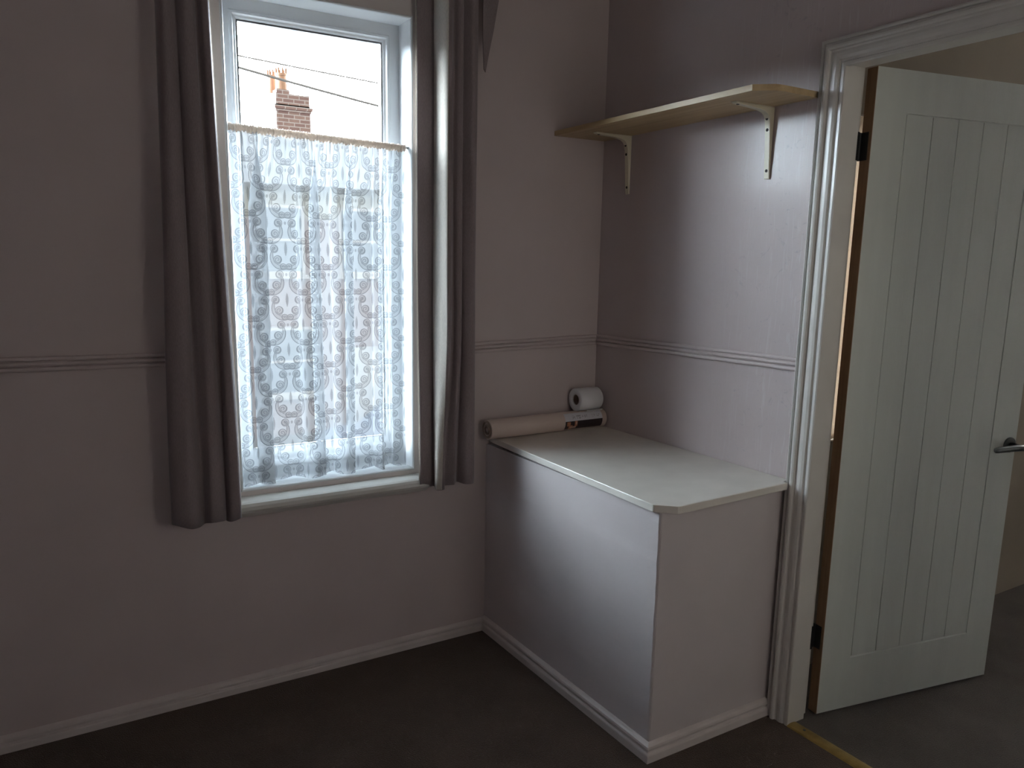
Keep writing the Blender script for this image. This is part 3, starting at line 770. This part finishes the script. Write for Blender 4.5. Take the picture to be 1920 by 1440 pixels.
# house backing
def house(x0, x1, label, wallm, chim):
    h = empty('terraced_house', (x0, 16, GZ), label=label, cat='house', group=None)
    EZ, RZ_ = 3.20, 4.97
    b = MB(); b.box((x0, 16.0, GZ), (x1, 16.3, EZ)); b.box((x0, 16.3, GZ), (x0+.2, 23, EZ)); b.box((x1-.2, 16.3, GZ), (x1, 23, EZ))
    reparent(b.build('wall', wallm), h)
    b = MB(); b.box((x0, 15.985, 2.45), (x1, 16.0, EZ)); reparent(b.build('eaves_band', M['render']), h)
    b = MB(); b.prism([(x0, 15.85, EZ), (x0, 19.5, RZ_), (x0, 23.2, EZ), (x0, 23.2, EZ-.08), (x0, 15.85, EZ-.08)], [(x1, 15.85, EZ), (x1, 19.5, RZ_), (x1, 23.2, EZ), (x1, 23.2, EZ-.08), (x1, 15.85, EZ-.08)])
    reparent(b.build('roof', M['slate']), h)
    b = MB(); b.box((x0, 15.76, EZ-.10), (x1, 15.86, EZ+.0)); reparent(b.build('gutter', M['cable']), h)
    wins = [(x0+.35, x0+1.45, 1.15, 2.75), (x0+2.3, x0+3.4, 1.15, 2.75), (x0+.35, x0+1.75, -1.75, -.1)]
    for a, c, za, zb in wins:
        f = MB(); f.box((a, 15.93, za), (a+.07, 15.99, zb)); f.box((c-.07, 15.93, za), (c, 15.99, zb)); f.box((a+.07, 15.93, za), (c-.07, 15.99, za+.07)); f.box((a+.07, 15.93, zb-.07), (c-.07, 15.99, zb))
        f.box((a+.07, 15.93, (za+zb)/2-.03), (c-.07, 15.99, (za+zb)/2+.03)); f.box((a-.08, 15.86, za-.1), (c+.08, 15.99, za))
        fo = reparent(f.build('window', M['upvc']), h)
        g = MB(); g.box((a+.06, 15.95, za+.06), (c-.06, 15.97, zb-.06)); go = g.build('pane', M['dglass']); go.parent = fo
        go.matrix_parent_inverse = fo.matrix_parent_inverse
        go.matrix_parent_inverse = Matrix.Identity(4)
    d = MB(); d.box((x0+2.5, 15.93, GZ+.1), (x0+3.4, 15.99, GZ+2.2)); reparent(d.build('front_door', M['upvc'], bevel=.01), h)
    if chim:
        cx0, cx1 = 4.16, 5.10
        st = MB()
        st.box((cx0, 19.2, 4.2), (cx1, 19.85, 5.62)); st.box((cx0-.05, 19.15, 5.50), (cx1+.05, 19.90, 5.58)); st.box((cx0-.025, 19.175, 5.44), (cx1+.025, 19.875, 5.50))
        st.box((cx0+.0, 19.2, 5.58), (cx1-.02, 19.85, 5.90)); st.box((cx0+.02, 19.2, 5.90), (cx0+.37, 19.55, 6.0))
        so_ = reparent(st.build('chimney_stack', M['chimney']), h)
        for px_, py_, r0, hh in ((cx0+.22, 19.4, .175, 6.46), (cx0+.06, 19.74, .14, 6.46)):
            p = MB(); n = 20
            pr = [(r0*1.0, 5.95), (r0*.95, 6.0), (r0*.86, 6.25), (r0*.80, hh-.10), (r0*.95, hh-.09), (r0*.95, hh-.03), (r0*.75, hh-.03), (r0*.70, hh-.15), (0.001, hh-.15), (.001, 5.95)]
            p.sweep([[(px_ + r*math.cos(2*PI*k/n), py_ + r*math.sin(2*PI*k/n), z) for r, z in pr] for k in range(n)], closed=True)
            for k in range(8):
                aa = 2*PI*k/8
                p.box((px_+.8*r0*math.cos(aa)-.02, py_+.8*r0*math.sin(aa)-.02, hh-.03), (px_+.8*r0*math.cos(aa)+.02, py_+.8*r0*math.sin(aa)+.02, hh+.10))
            reparent(p.build('chimney_pot', M['pot']), h)
    return h
house(-80.0, 2.35, 'long brick terrace row across the street, ending left of the chimney house', M['brick'], False)
house(2.36, 6.2, 'brick house across the street with the brick chimney stack', M['brick'], True)
house(6.21, 10.6, 'house across the street, right of the one with the chimney', M['brick'], False)
# cables
def sag(p, q, s, n=20):
    p = Vector(p); q = Vector(q)
    return [p.lerp(q, i/n) - Vector((0, 0, s*4*(i/n)*(1-i/n))) for i in range(n+1)]
b = MB(); b.tube(sag((-2.2, 8, 4.30), (6.2, 8, 3.20), .12), .016, n=6)
tag(b.build('overhead_cable', M['cable'], smooth=True), 'lower overhead cable running down to the right past the chimney pot', 'cable')
b = MB(); b.tube(sag((-1.5, 9, 4.36), (5.2, 9, 4.00), .02), .011, n=6)
tag(b.build('overhead_cable', M['cable'], smooth=True), 'thinner, flatter overhead cable above the other one', 'cable')
# parked car seen dimly through the net
car = empty('parked_car', (3.6, 12.2, GZ), label='grey-blue car parked across the street, dim behind the net', cat='car')
def carbody(x, y):
    pr = [(0, .28), (.02, .62), (.35, .80), (1.05, .88), (1.65, 1.36), (2.0, 1.42), (2.9, 1.40), (3.55, 1.0), (3.95, .92), (4.05, .60), (4.02, .28)]
    b = MB(); secs = []
    for w, inset in ((-.84, .06), (-.80, .0), (.80, .0), (.84, .06)):
        secs.append([(x + (px_ - 2)*(1-inset*.3) + 2, y + w*(1 if z < .9 else .86), GZ + z - inset*.3) for px_, z in pr])
    b.sweep(secs); return b
reparent(carbody(3.0, 12.4).build('body', M['car'], smooth=False, bevel=.05), car)
b = MB()
for sgn in (-1,):
    yy = 12.4 + sgn*.705
    b.prism([(4.35, yy-.02, GZ+.92), (6.45, yy-.02, GZ+.92), (5.95, yy+.0, GZ+1.30), (4.75, yy+.0, GZ+1.30)], [(4.35, yy+.06, GZ+.92), (6.45, yy+.06, GZ+.92), (5.95, yy+.06, GZ+1.30), (4.75, yy+.06, GZ+1.30)])
reparent(b.build('side_glass', M['dglass']), car)
for wx in (3.75, 6.25):
    for wy in (11.55, 13.05):
        b = MB(); b.cyl((wx, wy, GZ+.31), (wx, wy+.2, GZ+.31), .31, n=28); reparent(b.build('wheel', M['rubber'], bevel=.02), car)

# ---------------------------------------------------------------- light
SKY_DULL, SKY_BRIGHT = 2.45, 84.0
w = bpy.data.worlds.new('sky'); S.world = w; w.use_nodes = True
nt = w.node_tree; nt.nodes.clear()
bg = nt.nodes.new('ShaderNodeBackground'); wo = nt.nodes.new('ShaderNodeOutputWorld')
# overcast sky with the bright side behind the houses opposite, duller and warmer behind our own house
tc = nt.nodes.new('ShaderNodeTexCoord'); sp = nt.nodes.new('ShaderNodeSeparateXYZ'); mr = nt.nodes.new('ShaderNodeMapRange')
mr.interpolation_type = 'SMOOTHSTEP'; mr.inputs[1].default_value = -.10; mr.inputs[2].default_value = .35
cm = nt.nodes.new('ShaderNodeMix'); cm.data_type = 'RGBA'; st = nt.nodes.new('ShaderNodeMix'); st.data_type = 'FLOAT'
me_ = nt.nodes.new('ShaderNodeMapRange'); me_.interpolation_type = 'SMOOTHSTEP'
me_.inputs[1].default_value = .32; me_.inputs[2].default_value = .65; me_.inputs[3].default_value = 1; me_.inputs[4].default_value = .04
ml = nt.nodes.new('ShaderNodeMath'); ml.operation = 'MULTIPLY'
nt.links.new(tc.outputs['Generated'], sp.inputs[0]); nt.links.new(sp.outputs[1], mr.inputs[0]); nt.links.new(sp.outputs[2], me_.inputs[0])
nt.links.new(mr.outputs[0], ml.inputs[0]); nt.links.new(me_.outputs[0], ml.inputs[1])
nt.links.new(mr.outputs[0], cm.inputs[0]); nt.links.new(ml.outputs[0], st.inputs[0])
cm.inputs[6].default_value = (1.0, .90, .80, 1); cm.inputs[7].default_value = (.80, .90, 1.0, 1)
st.inputs[2].default_value = SKY_DULL; st.inputs[3].default_value = SKY_BRIGHT
nt.links.new(cm.outputs[2], bg.inputs[0]); nt.links.new(st.outputs[0], bg.inputs[1])
nt.links.new(bg.outputs[0], wo.inputs[0])

# ---------------------------------------------------------------- camera
cam = bpy.data.cameras.new('camera'); co = bpy.data.objects.new('camera', cam); C.objects.link(co); S.camera = co
R_ = Vector((.8644275166851747, -.5026144511669912, .011990908039269242))
U_ = Vector((.07850656062084987, .15850136229820355, .9842327154129245))
F_ = Vector((.496590161337281, .8498564770758166, -.17647147088210988))
m = Matrix((R_, U_, -F_)).transposed().to_4x4(); m.translation = Vector((-1.9946, -2.4983, 1.4337))
co.matrix_world = m
cam.sensor_width = 36; cam.lens = 1453.29/1920*36; cam.clip_start = .02; cam.clip_end = 200
cam.shift_x = 54.75/1920; cam.shift_y = 36.76/1920

S.view_settings.view_transform = 'Standard'; S.view_settings.look = 'None'
S.view_settings.gamma = 1; S.view_settings.use_curve_mapping = False
S.view_settings.exposure = 0.0
